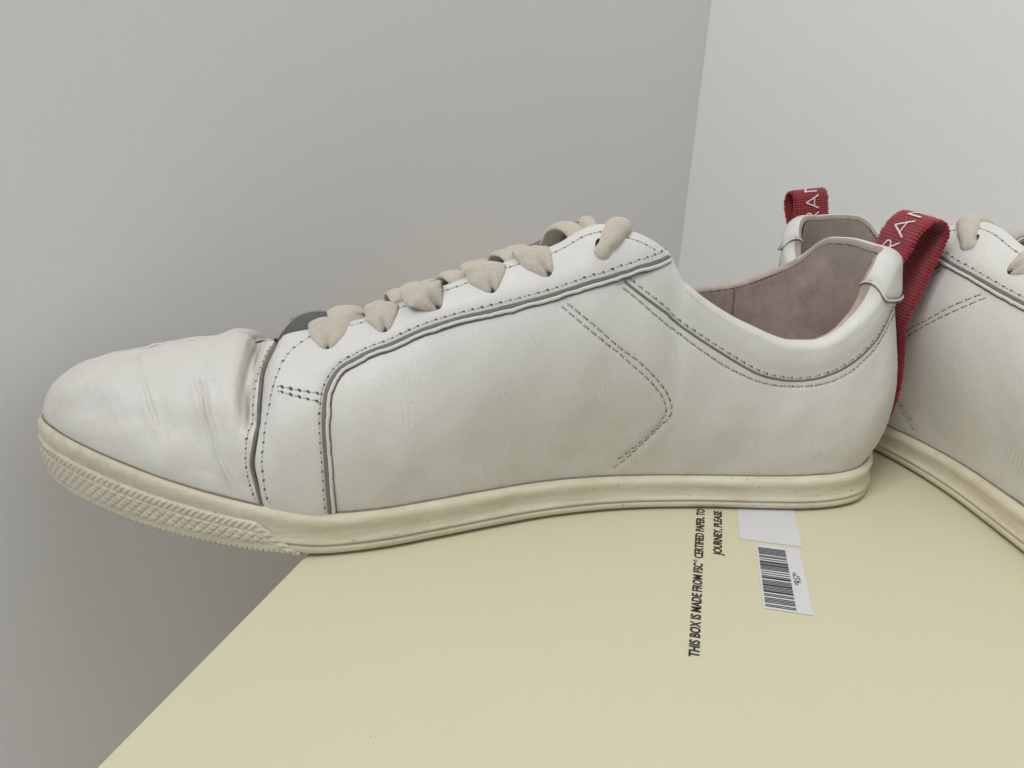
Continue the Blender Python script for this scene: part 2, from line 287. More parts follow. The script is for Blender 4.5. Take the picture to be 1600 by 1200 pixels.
CURV = {k: smooth(v)*SC for k, v in dict(c1=CREASE_1, c2=CREASE_2, c3=CREASE_3, b=BULGE, f=FOLD_SOFT, q1=QW_1, q2=QW_2, q3=QW_3).items()}
CURV.update({k: np.asarray(v)*SC for k, v in dict(d1=D_OUT, d2=D_IN, cs=COLLAR_STITCH_LOW).items()})
def gnoise(p, seed, scale):
    r = np.random.RandomState(seed); v = 0
    for _ in range(7):
        k = r.normal(size=2)*scale; v = v+np.sin(p@k*2*np.pi+r.uniform(0, 6.28))
    return v/7**.5
def disp(g, t, mirror=False):
    """creases, wrinkles and slackness of worn leather, in metres along the normal"""
    sh = np.shape(g); p = np.stack([np.ravel(g)*GL, np.ravel(t)*TL], -1); sd = 40 if mirror else 0; p_ = p; wob = gnoise(p, 3+sd, 60)
    def ga(key, w, dx=0., wv=0.):
        p = p_+np.array([dx, 0])+(wv*np.stack([wob, wob*0], -1) if wv else 0)
        c = CURV[key]; lo, hi = c.min(0)-3*w, c.max(0)+3*w; k = np.all((p > lo) & (p < hi), axis=1); r = np.zeros(len(p))
        if k.any(): r[k] = np.exp(-(pdist(p[k], c)/w)**2)
        return r
    fade = np.clip(np.minimum(p[:, 1]/.006, 1), 0, 1)
    v = p[:, 0] < .125
    d = (np.where(v, .00034, .00026)*gnoise(p, 1+sd, 22)+np.where(v, .00006, .00004)*gnoise(p, 2+sd, 80))*fade
    d -= .00022*(ga('d1', .0009)+ga('d2', .0009)+ga('cs', .0009))
    mod = np.clip(.6+.5*gnoise(p, 9+sd, 45), .1, 1.3); w8 = .00045
    d += fade*(mod*(-.0010*ga('c1', .0006, 0, w8)-.0006*ga('c1', .0005, .0017, w8)+.0007*ga('c1', .0024, 0, w8))-.0008*ga('c1', .009))
    d += fade*(mod*(-.0014*ga('c2', .0007, 0, w8)-.0008*ga('c2', .0005, -.0020, w8)-.0005*ga('c2', .0005, .0022, w8)+.0011*ga('c2', .0030, 0, w8))-.0014*ga('c2', .009))
    d += fade*(-.0024*ga('c3', .0024)+.0006*ga('b', .0080)-.0021*ga('f', .010))
    fine = np.sin(2*np.pi*(p[:, 0]+.0006*wob+.25*p[:, 1])/.0019)
    d += .00010*fine*ga('c3', .0050)*mod
    for key, per, amp, wd, tilt in (('q1', .0017, .00020, .0045, .42), ('q2', .0019, .00014, .0040, .05), ('q3', .0016, .00012, .0032, .30)):
        d += (.5 if mirror else 1)*fade*np.clip(mod, .2, 1.2)*amp*np.sin(2*np.pi*(p[:, 0]+tilt*p[:, 1]+.0005*wob)/per)*ga(key, wd)
    d += -.0005*ga('q1', .010)*fade
    d = np.where(v & (p[:, 1] > TL*.96), d*np.clip((TL-p[:, 1])/(TL*.04)*.5+.5, 0, 1), d)
    d *= np.clip((1-np.ravel(g))/.03, 0, 1)
    return d.reshape(sh)
def SP(side, g, t, off=0., dsp=True, mirror=False):
    g, t = np.broadcast_arrays(np.asarray(g, float), np.asarray(t, float))
    o = np.broadcast_to(off, g.shape)
    if dsp: o = o+disp(g, t, mirror)
    return side.raw(g, t)+side.nrm(g, t)*o[..., None]

def dirt(g, t):
    p = np.stack([np.ravel(g)*GL, np.ravel(t)*TL], -1); n = np.clip(.55+.6*gnoise(p, 21, 240), 0, 1.3); r = np.random.RandomState(8)
    st = np.clip(.45+.65*gnoise(p*np.array([1, .10]), 25, 260), 0, 1.1)
    a = .95*np.exp(-(pdist(p, CURV['c3'])/.0010)**2)*st+.34*np.exp(-(pdist(p, CURV['c3'])/.0034)**2)*st
    a += .0*p[:, 0]
    sm_ = np.asarray(SEAM_A)*SC; a += .40*np.exp(-(pdist(p, sm_)/.0010)**2)*st
    a += .35*np.exp(-(p[:, 1]/.0012)**2)*np.clip(.4+.8*gnoise(p, 23, 90), 0, 1)
    for cx_, cy_, rr_, am in ((.3847*GL, .25*TL, .008, .07), (.41*GL, .13*TL, .012, .08), (.52*GL, .20*TL, .016, .07), (.62*GL, .14*TL, .016, .06), (.08*GL, .35*TL, .006, .16)):
        a += am*np.exp(-((p[:, 0]-cx_)**2+((p[:, 1]-cy_)*1.3)**2)/rr_**2)
    return np.clip(a, 0, 1)
def gridf(nu, nv, closed=False):
    f = []
    for i in range(nu if closed else nu-1):
        a = i*nv; b = ((i+1) % nu)*nv
        f += [(a+j, b+j, b+j+1, a+j+1) for j in range(nv-1)]
    return f
class Shoe:
    def __init__(s, name, label, origin, heading, mirror, seed):
        s.root = bpy.data.objects.new(name, None); COL.objects.link(s.root); s.root.empty_display_size = .03
        s.root.location = (origin[0], origin[1], 0); s.root.rotation_euler = (0, 0, heading)
        s.root['label'] = label; s.root['category'] = 'shoe'; s.root['group'] = 'pair of white sneakers'
        s.m = mirror; s.rnd = random.Random(seed)
    def mk(s, name, V, F, mat, parent=None, fm=None, weld=0., smooth=True, kind=None, uv=None, label=None, dv=None):
        V = np.asarray(V, float).reshape(-1, 3).copy()
        if s.m: V[:, 1] *= -1; F = [tuple(reversed(f)) for f in F]
        return mesh(name, V, F, mat, parent or s.root, fm, weld, smooth, kind, uv, label, dv)
def mesh(name, V, F, mat, parent=None, fm=None, weld=0., smooth=True, kind=None, uv=None, label=None, dv=None):
    me = bpy.data.meshes.new(name); me.from_pydata(np.asarray(V).tolist(), [], F)
    mats = mat if isinstance(mat, (list, tuple)) else [mat]
    for q in mats: me.materials.append(q)
    if uv is not None:
        ul = me.uv_layers.new(name='UVMap'); li = np.zeros(len(me.loops), int); me.loops.foreach_get('vertex_index', li)
        ul.data.foreach_set('uv', np.asarray(uv, float)[li].ravel())
    if fm is not None: me.polygons.foreach_set('material_index', list(fm))
    if smooth: me.polygons.foreach_set('use_smooth', [True]*len(me.polygons))
    if dv is not None: me.attributes.new('dirt', 'FLOAT', 'POINT').data.foreach_set('value', np.asarray(dv, float))
    if weld:
        import bmesh
        b = bmesh.new(); b.from_mesh(me); bmesh.ops.remove_doubles(b, verts=b.verts, dist=weld); b.to_mesh(me); b.free()
    me.update(); o = bpy.data.objects.new(name, me); COL.objects.link(o)
    if parent is not None: o.parent = parent
    if kind: o['kind'] = kind
    if label: o['label'] = label
    return o
def lift(g): u = np.clip((np.asarray(g)-.632)/.028, 0, 1); return .0017*u*u*(3-2*u)
def panel(side, loop, step, base, puff, pw, edge, mirror, holes=(), drop=.0004, up=None):
    """a cut piece of leather laid on the upper: loop in (g,t), thickness base..base+puff, raw edge skirt"""
    lp = resample(np.vstack([loop, loop[:1]]), .0009, SC)[:-1]*SC; n = len(lp)
    lo, hi = lp.min(0), lp.max(0); gx, gy = np.meshgrid(np.arange(lo[0]+step*.6, hi[0], step), np.arange(lo[1]+step*.6, hi[1], step)); q = np.stack([gx.ravel(), gy.ravel()], -1)
    ins = np.zeros(len(q), bool); j = n-1
    for i in range(n):
        a, b = lp[i], lp[j]
        c = ((a[1] > q[:, 1]) != (b[1] > q[:, 1])) & (q[:, 0] < (b[0]-a[0])*(q[:, 1]-a[1])/(b[1]-a[1]+1e-18)+a[0]); ins ^= c; j = i
    q = q[ins]; q = q[pdist(q, np.vstack([lp, lp[:1]])) > step*.45]
    rings = []
    for c in holes:
        a = np.linspace(0, 2*np.pi, 14, endpoint=False); rings.append(np.stack([c[0]*GL+.0021*np.cos(a), c[1]*TL+.0019*np.sin(a)], -1))
        q = q[np.hypot(q[:, 0]-c[0]*GL, q[:, 1]-c[1]*TL) > .0026]
    pts = np.vstack([lp]+rings+[q]); ed = [(i, (i+1) % n) for i in range(n)]; k = n
    for r in rings: ed += [(k+i, k+(i+1) % 14) for i in range(14)]; k += 14
    vo, _, fo, *_ = delaunay_2d_cdt([Vector(p*100) for p in pts], ed, [], 1, 1e-6)
    V2 = np.array([[v.x, v.y] for v in vo])/100; F = []
    for f in fo:
        c = V2[list(f)].mean(0)
        if not any(np.hypot(c[0]-h[0]*GL, c[1]-h[1]*TL) < .00185 for h in holes): F.append(tuple(f))
    d = pdist(V2, np.asarray(edge)*SC); off = base+puff*(1-np.exp(-(d/pw)**2))
    g, t = V2[:, 0]/GL, np.clip(V2[:, 1]/TL, 0, 1)
    if up is not None: off = off+up(g)
    P = SP(side, g, t, off, True, mirror)
    cnt = {}
    for f in F:
        for a, b in zip(f, f[1:]+f[:1]): cnt[(min(a, b), max(a, b))] = cnt.get((min(a, b), max(a, b)), 0)+1
    F2, V3, mi = list(F), [P], [0]*len(F); k = len(P); idx = {}
    low = SP(side, g, t, -drop, True, mirror); add = []
    for (a, b), c in cnt.items():
        if c == 1:
            for v in (a, b):
                if v not in idx: idx[v] = k; add += [P[v], low[v]]; k += 2
            F2.append((idx[a], idx[b], idx[b]+1, idx[a]+1)); mi.append(1)
    return np.vstack([P, np.array(add)]), F2, mi
def oncurve(side, c, step, off, mirror, up=None):
    c = resample(smooth(c), step, SC); g, t = c[:, 0], np.clip(c[:, 1], 0, 1)
    if up is not None: off = off+up(g)
    P = SP(side, g, t, off, True, mirror); N = side.nrm(g, t); T = np.gradient(P, axis=0); T /= np.linalg.norm(T, axis=1, keepdims=True); B = np.cross(T, N)*side.side
    return P, T, N, B
def strip(side, c, prof, mirror, step=.0008):
    P, T, N, B = oncurve(side, c, step, 0, mirror)
    r = np.random.RandomState(5); w = np.convolve(r.normal(size=len(P)+8), np.ones(5)/5, 'same')[4:-4]
    V = np.stack([P+B*(d+(.00012*w if 0 < k < len(prof)-1 else 0))[:, None]+N*o if np.ndim(d) else P+B*(d+.00010*w)[:, None]+N*o for k, (d, o) in enumerate(prof)], 1)
    return V.reshape(-1, 3), gridf(len(P), len(prof))
def stitches(side, c, pitch, off, mirror, rnd, ln=.62, r=.00034, hole=.00042, slant=.5, up=None):
    P, T, N, B = oncurve(side, c, .0003, off, mirror, up); d = np.r_[0, np.cumsum(np.linalg.norm(np.diff(P, axis=0), axis=1))]
    V, F, M = [], [], []; s = pitch*.5; slant *= rnd.choice([1, 1, .8])
    while s < d[-1]-pitch*.4:
        at = lambda A, q: np.array([np.interp(q, d, A[:, k]) for k in range(3)])
        p, tt, nn, bb = at(P, s), at(T, s), at(N, s), at(B, s); L = pitch*ln*.5*rnd.uniform(.9, 1.1); k = len(V)
        for u, rr, hh in ((-1, .25, -.9), (-.72, .85, .1), (0, 1, .45), (.72, .85, .1), (1, .25, -.9)):
            for a in (0, 60, 120, 180):
                V.append(p+tt*u*L+bb*math.cos(math.radians(a))*r*rr+nn*(math.sin(math.radians(a))*r*rr*.8+hh*r*.6))
        for i in range(4):
            for j in range(3): F.append((k+i*4+j, k+i*4+j+1, k+i*4+j+5, k+i*4+j+4)); M.append(0)
        q = s+pitch*(ln*.5+.10)
        if q < d[-1]:
            p, tt, nn, bb = at(P, q), at(T, q), at(N, q), at(B, q); k = len(V); rr = hole*rnd.uniform(.8, 1.15)
            for a in range(8): ca, sb = math.cos(a*math.pi/4)*rr*1.5, math.sin(a*math.pi/4)*rr*.8; V.append(p+tt*(ca-slant*sb)+bb*(sb+slant*ca)+nn*.00016)
            F.append(tuple(range(k, k+8))); M.append(1)
        s += pitch
    return V, F, M
def sweep(path, width, thick, up, crease=.0, nseg=14, seed=0):
    P = catmull(path, 10); n = len(P); u = np.linspace(0, 1, n)
    w = np.interp(u, np.linspace(0, 1, len(width)), width); T = np.gradient(P, axis=0); T /= np.linalg.norm(T, axis=1, keepdims=True)
    U = np.stack([np.interp(u, np.linspace(0, 1, len(up)), [q[k] for q in up]) for k in range(3)], -1); Bn = np.cross(T, U); Bn /= np.linalg.norm(Bn, axis=1, keepdims=True); Nn = np.cross(Bn, T)
    a = np.linspace(0, 2*np.pi, nseg, endpoint=False); r = np.random.RandomState(seed); V = []
    for i in range(n):
        ca, sa = np.cos(a), np.sin(a); x = np.sign(ca)*np.abs(ca)**.75; fold = np.clip((.011-w[i])/.007, 0, 1)
        th = thick*(1+.9*fold); y = sa*th*.5-(np.abs(x)**2.4)*w[i]*.09*(1+.9*fold)-crease*np.exp(-(x/.15)**2)*(sa > 0)*np.clip(1.25-u[i]*2.2, .15, 1)
        j = r.normal(size=nseg)*.00005
        V.append(P[i]+Bn[i]*(x*w[i]*.5)[:, None]+Nn[i]*(y+j)[:, None])
    V = np.array(V); F = [(i*nseg+k, (i+1)*nseg+k, (i+1)*nseg+(k+1) % nseg, i*nseg+(k+1) % nseg) for i in range(n-1) for k in range(nseg)]
    F += [tuple(range(nseg))[::-1], tuple(range((n-1)*nseg, n*nseg))]
    dl_ = np.r_[0, np.cumsum(np.linalg.norm(np.diff(P, axis=0), axis=1))]
    global SWEEP_UV; SWEEP_UV = np.stack([np.repeat(dl_, nseg), np.tile(np.cos(a), n)*np.repeat(w, nseg)*.5], -1)
    return V.reshape(-1, 3), F

def build_shoe(name, label, origin, heading, mirror, seed):
    S = Shoe(name, label, origin, heading, mirror, seed); mr = mirror; sides = (SM, SL)
    # --- vamp: one piece over the toe, welded at the ridge
    sa = smooth(SEAM_A); V, F, DV = [], [], []; tt = np.linspace(0, 1, 90); ge = np.interp(tt, sa[:, 1], sa[:, 0])
    for sd in sides:
        uu = np.linspace(0, 1, 300)[:, None]; g = uu*ge[None]; P = SP(sd, g, tt[None]+0*g, .0012, True, mr)
        k = sum(len(v) for v in V); f = gridf(300, 90); V.append(P.reshape(-1, 3)); DV.append(dirt(g, tt[None]+0*g)); F += [tuple(i+k for i in q) for q in (f if sd is SL else [q[::-1] for q in f])]
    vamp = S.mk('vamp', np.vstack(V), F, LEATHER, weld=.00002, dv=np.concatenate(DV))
    for sd in sides:
        v, f = strip(sd, SEAM_A, [(0., .0012), (-.00035 if sd is SM else -.00035, .00095), (-.0008, .0007), (-.0009, -.0006)], mr)
        P, T, N, B = oncurve(sd, SEAM_A, .0008, 0, mr)
        prof = [(-.0001, .00125), (.0004, .00115), (.0009, .0006), (.0010, -.0006)]
        V = np.stack([P-B*d+N*o if (B[len(B)//2, 0]*1 > 0) else P+B*d+N*o for d, o in prof], 1).reshape(-1, 3)
        S.mk('raw_edge', V, gridf(len(P), 4), RAW, vamp)
        a = stitches(sd, VAMP_STITCH, .0030, .0012, mr, S.rnd, .6, .0003, .00033); S.mk('stitching', a[0], a[1], [THREADW, HOLE], vamp, a[2], kind='stuff')
    # --- quarters: the two sides behind the vamp
    for sd in sides:
        nu = 620 if sd is SM else 260; uu = np.linspace(0, 1, nu)[:, None]; tq = np.linspace(0, 1, 76); gs = np.interp(tq, sa[:, 1], sa[:, 0])-.006
        g = gs[None]+(1-gs[None])*uu; P = SP(sd, g, tq[None]+0*g, 0., True, mr)
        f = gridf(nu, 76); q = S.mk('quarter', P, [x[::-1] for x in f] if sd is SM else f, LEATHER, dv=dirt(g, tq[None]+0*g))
        for c in (D_OUT, D_IN):
            a = stitches(sd, c, .0031, -.00005, mr, S.rnd, .62, .00034, .00030, .35); S.mk('stitching', a[0], a[1], [THREADD, HOLE], q, a[2], kind='stuff')
        a = stitches(sd, COLLAR_STITCH_LOW, .0031, .00005, mr, S.rnd, .7, .0003, .00026); S.mk('stitching', a[0], a[1], [THREADD, HOLE], q, a[2], kind='stuff')
        # --- eyestay with its raw grey edge and a thin underlay showing below it
        tip = sd.sgx(.0872); top = [(x, 1.) for x in np.linspace(EYE_FRONT[-1][0], tip, 60)]
        low = list(EYE_LOW)+[(tip, 1.)]
        loop = np.array([(EYE_FRONT[0][0]+.001, 0.)]+EYE_FRONT+top[1:]+[tuple(x) for x in smooth(EYE_LOW)[::-1]]+[(.3439, 0.)])
        v, f, mi = panel(sd, loop, .0013, .0009, .0009, .0011, np.vstack([np.array(EYE_FRONT), np.array(top), smooth(EYE_LOW)[::-1]]), mr, EYELETS, up=lift)
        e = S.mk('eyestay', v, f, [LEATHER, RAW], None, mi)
        sgn = 1
        P, T, N, B = oncurve(sd, EYE_LOW, .0008, 0, mr, lift)
        mid = len(P)//2; sgn = 1 if (P[mid]+B[mid]*.005)[2] < P[mid][2] else -1
        r = np.random.RandomState(seed+3); w = (np.convolve(r.normal(size=len(P)+20), np.ones(7)/7, 'same')*.00024+np.convolve(r.normal(size=len(P)+20), np.ones(3)/3, 'same')*.00008)[10:-10, None]
        def edge(nm, prof, m):
            V = np.stack([P+B*sgn*(d+w*(1 if k else 0))+N*o for k, (d, o) in enumerate(prof)], 1); S.mk(nm, V, gridf(len(P), len(prof)), m, e)
        edge('raw_edge', [(-.0002, .00105), (.0005, .00105), (.0011, .00085), (.0013, .0006)], RAW)
        edge('underlay', [(.0010, .00055), (.0012, .0011), (.0016, .00118), (.0021, .00095), (.00225, .0007)], LEATHER)
        edge('underlay_edge', [(.0021, .00085), (.0024, .0005), (.0026, .00015), (.0027, -.0003)], SEAMGREY)
        # stitch rows of the eyestay
        cc = smooth(EYE_LOW); P2, T2, N2, B2 = oncurve(sd, EYE_LOW, .0006, 0, mr)
        nrm2 = np.gradient(cc*SC, axis=0); nrm2 = np.stack([-nrm2[:, 1], nrm2[:, 0]], -1); nrm2 /= np.linalg.norm(nrm2, axis=1, keepdims=True)
        row = (cc*SC+nrm2*.0010)/SC; row = row[(row[:, 1] < .985)]
        for c, pit in ((row, .0031), (EYE_FRONT_STITCH, .0030), (CROSS_STITCH_1, .0029), (CROSS_STITCH_2, .0029)):
            a = stitches(sd, c, pit, .0013 if c is row else .0017, mr, S.rnd, .6, .00030, .00036 if len(c) > 2 else .0005, up=lift); S.mk('stitching', a[0], a[1], [THREADW if len(c) > 2 else THREAD, HOLE], e, a[2], kind='stuff')
        t1 = [(x, .968) for x in np.linspace(.375, .655, 40)]
        t1 += [(.662, .965), (.669, .965)]
        a = stitches(sd, t1, .0031, .0016, mr, S.rnd, .8, .00022, .0003, .2, lift); S.mk('stitching', a[0], a[1], [THREAD, HOLE], e, a[2], kind='stuff')
        for ex, et in EYELETS:
            c = SP(sd, ex, et, .0006, True, mr); n = sd.nrm(ex, et); a1 = np.cross(n, [0, 0, 1.]); a1 /= np.linalg.norm(a1); a2 = np.cross(n, a1)
            S.mk('eyelet', [c+a1*math.cos(k*math.pi/6)*.0026+a2*math.sin(k*math.pi/6)*.0026 for k in range(12)], [tuple(range(12))], HOLE, e)
        # --- padded collar band above a recessed seam
        clo = np.array([tuple(x) for x in smooth(COLLAR_SEAM)]+[(1., .80), (1., 1.)]+[(x, 1.) for x in np.linspace(1, .668, 60)[1:]]+[(.655, .93)])
        v, f, mi = panel(sd, clo, .0014, .0003, .0018, .0045, smooth(COLLAR_SEAM), mr)
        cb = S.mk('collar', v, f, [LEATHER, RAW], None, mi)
        P, T, N, B = oncurve(sd, COLLAR_SEAM, .0008, 0, mr); mid = len(P)//2; sgn = 1 if (P[mid]+B[mid]*.005)[2] < P[mid][2] else -1
        V = np.stack([P+B*sgn*d+N*o for d, o in ((-.0002, .00030), (.0001, .0004), (.0004, .0003), (.0007, .00005))], 1); S.mk('seam_edge', V, gridf(len(P), 4), RAW, cb)
        row = np.array(smooth(COLLAR_SEAM)); row = np.stack([row[:, 0]+.0015, row[:, 1]+.018], -1)
        a = stitches(sd, row, .0031, .0006, mr, S.rnd, .5, .00022, .00030); S.mk('stitching', a[0], a[1], [THREAD, HOLE], cb, a[2], kind='stuff')
        # --- rolled rim of the collar
        g = np.linspace(sd.sgx(.0885), 1, 220); Po, Ni = sd.raw(g, np.ones_like(g)), sd.nrm(g, np.ones_like(g)); rw = sd.rim(g)
        P0 = SP(sd, g, np.ones_like(g), .0021, True, mr); inn = sd.o.inward(g); inn3 = np.c_[inn, 0*g]
        rim = []
        for k, a in enumerate(np.linspace(0, np.pi, 12)):
            wv = (rw+.0022)[:, None]
            rim.append(P0+inn3*wv*(1-np.cos(a))/2+np.array([0, 0, 1.])*(wv*.40*np.sin(a)+.45*rw[:, None]*(1-np.cos(a))/2))
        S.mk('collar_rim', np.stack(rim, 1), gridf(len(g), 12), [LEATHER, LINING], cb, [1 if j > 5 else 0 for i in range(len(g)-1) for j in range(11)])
        # --- suede lining: inside of collar, throat and heel
        g = np.linspace(.42, 1, 240)[:, None]; ss = np.linspace(0, 1, 40)[None]; tl = 1-ss*.97
        th = np.maximum(sd.rim(g), .0026)+.0004+.0012*np.sin(np.pi*ss)
        Pn = sd.raw(g+0*tl, tl+0*g)-sd.nrm(g+0*tl, np.minimum(tl+0*g, .98))*th[..., None]; rg = g[:, 0]; rwl = sd.rim(rg); tgt = sd.raw(rg, np.ones_like(rg))+np.c_[sd.o.inward(rg), 0*rg]*(rwl+.0003)[:, None]+np.array([0, 0, 1.])*(.45*rwl+.0002)[:, None]; Pn += ((tgt-Pn[:, 0])*(rwl > .0005)[:, None])[:, None, :]*np.exp(-ss*9)[..., None]
        Pn[..., 2] += .00025*np.sin(g*900)*np.exp(-ss*30)
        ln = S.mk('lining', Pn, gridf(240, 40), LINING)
        cg = sd.sgx(.046); k = int((cg-.42)/.58*239); seam = Pn[k:k+1, :30]
        c = Pn[k, :34]+ (np.array([0, -1., 0]) if sd is SM else np.array([0, 1., 0]))*.0006
        V = np.stack([c+np.array([d, 0, 0]) for d in (-.0002, 0, .0002)], 1); S.mk('lining_seam', V, gridf(34, 3), JOINTBROWN, ln)
        # --- heel tab and back strip
        gg_ = np.linspace(.8, 1, 801); qz = sd.raw(gg_, np.ones_like(gg_))[:, 2]; gs0 = float(gg_[np.argmax(qz > .0772)])
        g = np.linspace(gs0, 1, 70); tz = np.linspace(.5, 1, 301); lo = []
        for x in g: zz = sd.raw(np.full(301, x), tz)[:, 2]; lo.append(np.interp(.0772-.0040*((x-gs0)/(1-gs0))**.7, zz, tz))
        lo = np.array(lo); rows = []
        for u in np.linspace(0, 1, 22): rows.append(SP(sd, g, lo+(1-lo)*u, .0018+.0005*(1-np.exp(-(u*(1-lo)*TL/.0012)**2)), True, mr))
        P0 = rows[-1]; inn3 = np.c_[sd.o.inward(g), 0*g]; rw = sd.rim(g)
        for a in np.linspace(0, np.pi, 12)[1:]:
            wv = (rw+.0024)[:, None]; rows.append(P0+inn3*wv*(1-np.cos(a))/2+np.array([0, 0, 1.])*(wv*.40*np.sin(a)+.45*rw[:, None]*(1-np.cos(a))/2))
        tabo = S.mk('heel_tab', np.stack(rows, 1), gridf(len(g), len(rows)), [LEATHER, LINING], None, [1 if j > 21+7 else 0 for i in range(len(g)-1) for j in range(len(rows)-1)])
        arc = [rows[22+k][0] for k in range(9, -1, -1)] if sd is SM else [rows[21][0]+np.array([0, 0, .0001*k]) for k in range(8)]; cl_ = SP(sd, g, lo, .0023-.0008*np.clip((g-gs0)/(1-gs0)*2-.4, 0, 1), True, mr); nn_ = sd.nrm(g, lo)
        base_p = np.vstack([np.array(arc)[:8], cl_[2:]]); up_ = np.vstack([np.tile([0, 0, 1.], (8, 1)), nn_[2:]])
        base_p, up_ = base_p[:52], up_[:52]
        for _ in range(2): base_p[1:-1] = (base_p[:-2]+base_p[1:-1]*2+base_p[2:])/4
        for nm, dz, rad, mt in (('piping', .0002, .00034, LEATHER), ('seam_line', -.0005, .00028, SEAMGREY), ('seam_line', .0006, .00020, RAW)):
            V = []; pp = base_p+np.array([0, 0, dz])+up_*.0004-np.array([1., 0, 0])*0; T_ = np.gradient(pp, axis=0); T_ /= np.linalg.norm(T_, axis=1, keepdims=True)
            sh = np.zeros_like(pp); sh[:8, 0] = -dz*0; B_ = np.cross(T_, up_); B_ /= np.linalg.norm(B_, axis=1, keepdims=True)
            if abs(dz) > .0003: pp = base_p+up_*.0003+B_*abs(dz)*(1 if (B_[40, 2] > 0) == (dz > 0) else -1)
            for i in range(len(pp)):
                for k in range(8): V.append(pp[i]+B_[i]*math.cos(k*math.pi/4)*rad+up_[i]*math.sin(k*math.pi/4)*rad)
            S.mk(nm, V, [(i*8+k, (i+1)*8+k, (i+1)*8+(k+1) % 8, i*8+(k+1) % 8) for i in range(len(pp)-1) for k in range(8)], mt, tabo)
        tg = np.linspace(.01, .80, 60); rows = []
        for u in np.linspace(0, 1, 8): rows.append(SP(sd, .966+.034*u+0*tg, tg, .0006+.0008*(1-np.exp(-(u*.034*GL/.0008)**2)), True, mr))
        rows = [SP(sd, .966+0*tg, tg, -.0003, True, mr)]+rows
        fm = [1 if j == 0 else 0 for i in range(len(tg)) for j in range(len(rows)-1)][:(len(tg)-1)*(len(rows)-1)]
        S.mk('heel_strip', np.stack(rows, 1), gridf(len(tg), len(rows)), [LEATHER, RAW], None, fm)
    # --- insole
    gi = np.linspace(.03, .985, 120); V = []
    for x in gi:
        a = SM.o.at(x)+SM.o.inward(x)*.005; b = SL.o.at(SL.sgx(min(a[0], .2995)))+SL.o.inward(SL.sgx(min(a[0], .2995)))*.005; z = float(zjoin(a[0]))-.001
        for u in np.linspace(0, 1, 10): V.append((a[0]*(1-u)+b[0]*u, a[1]*(1-u)+b[1]*u, z))
    S.mk('insole', V, gridf(120, 10), LINING)
    # --- tongue under the laces, and its curled front end
    gt = np.linspace(.285, .610, 90); A = SP(SM, gt, np.ones_like(gt), 0, True, mr); Bq = SP(SL, gt, np.ones_like(gt), 0, True, mr); V = []
    for i in range(90):
        for u in np.linspace(-.12, 1.12, 16):
            p = A[i]*(1-u)+Bq[i]*u; V.append(p+np.array([0, 0, -.0022-.005*np.clip((gt[i]-.5)/.1, 0, 1)+.0008*math.sin(math.pi*min(max(u, 0), 1))-(.012*max(0, -u, u-1)*6)]))
    S.mk('tongue', V, gridf(90, 16), TONGUE)
    rim_ = np.array([(.2195,-.001,.0618),(.2172,-.003,.0655),(.2140,-.005,.0686),(.2095,-.0065,.0700),(.2035,-.007,.0700),(.197,-.007,.0690),(.191,-.006,.0690)])
    base_ = np.array([(.2190,.003,.0615),(.2150,.0065,.0640),(.2105,.008,.0652),(.2060,.0085,.0660),(.2010,.009,.0668),(.196,.009,.0678),(.191,.009,.0690)])
    r0, b0 = catmull(rim_, 8), catmull(base_, 8); V = []
    for a, b in zip(r0, b0):
        for u in np.linspace(0, 1, 10): V.append(a*u+b*(1-u)+np.array([0, 0, .0022*math.sin(math.pi*u)]))
    fl = S.mk('tongue_end', V, gridf(len(r0), 10), SUEDE)
    V = []
    for a in r0:
        for k in range(8): V.append(a+np.array([0, .0007*math.cos(k*math.pi/4), .0007*math.sin(k*math.pi/4)]))
    S.mk('edge_binding', V, [(i*8+k, (i+1)*8+k, (i+1)*8+(k+1) % 8, i*8+(k+1) % 8) for i in range(len(r0)-1) for k in range(8)], mat_flat('pale_binding', (.40, .39, .38), .7) if 'pale_binding' not in bpy.data.materials else bpy.data.materials['pale_binding'], fl)
    # --- laces
    up = np.array([0, 0, 1.]); hts = [.0015, .0019, .0040, .0016, .0016, .0020]; ws = [.0140, .0120, .0142, .0138, .0112, .0078]; lean = [.004, .002, -.008, .0, -.010, .016]
    for i, (ex, et) in enumerate(EYELETS):
        for sd in sides:
            gx = ex+lean[i]; E, N = SP(sd, ex, et-.015, .0015, True, mr), sd.nrm(ex, et); Q = SP(sd, gx, 1., .0015, True, mr); NQ = sd.nrm(gx, .97)
            ic = np.array([0, -1., 0]) if sd is SM else np.array([0, 1., 0]); H = hts[i]*(1 if sd is SM else .35); w = ws[i]*(1 if sd is SM else .85); rope = i == 5; M = lambda q: E*(1-q)+Q*q
            path = [E-N*.0032, E-N*.0002, M(.22)+N*H*.55, M(.50)+N*H*.95, M(.80)+N*H*.95, Q+NQ*H*.55+up*H*.35, Q+ic*.0035+up*H*.55, Q+ic*.0075-up*.0005, Q+ic*.0105-up*.0030]
            v, f = sweep(path, [.0052, .0058, w*.66, w*.86, w*.97, w, w, w*.95, w*.9], .0026 if rope else .0016, [N, N, N, N, (N+NQ)/2, (NQ+up)/2, up, up-ic*.3, up-ic*.6], .0 if rope else .0026, 36, seed+i)
            S.mk('lace', v, f, LACE, uv=SWEEP_UV)
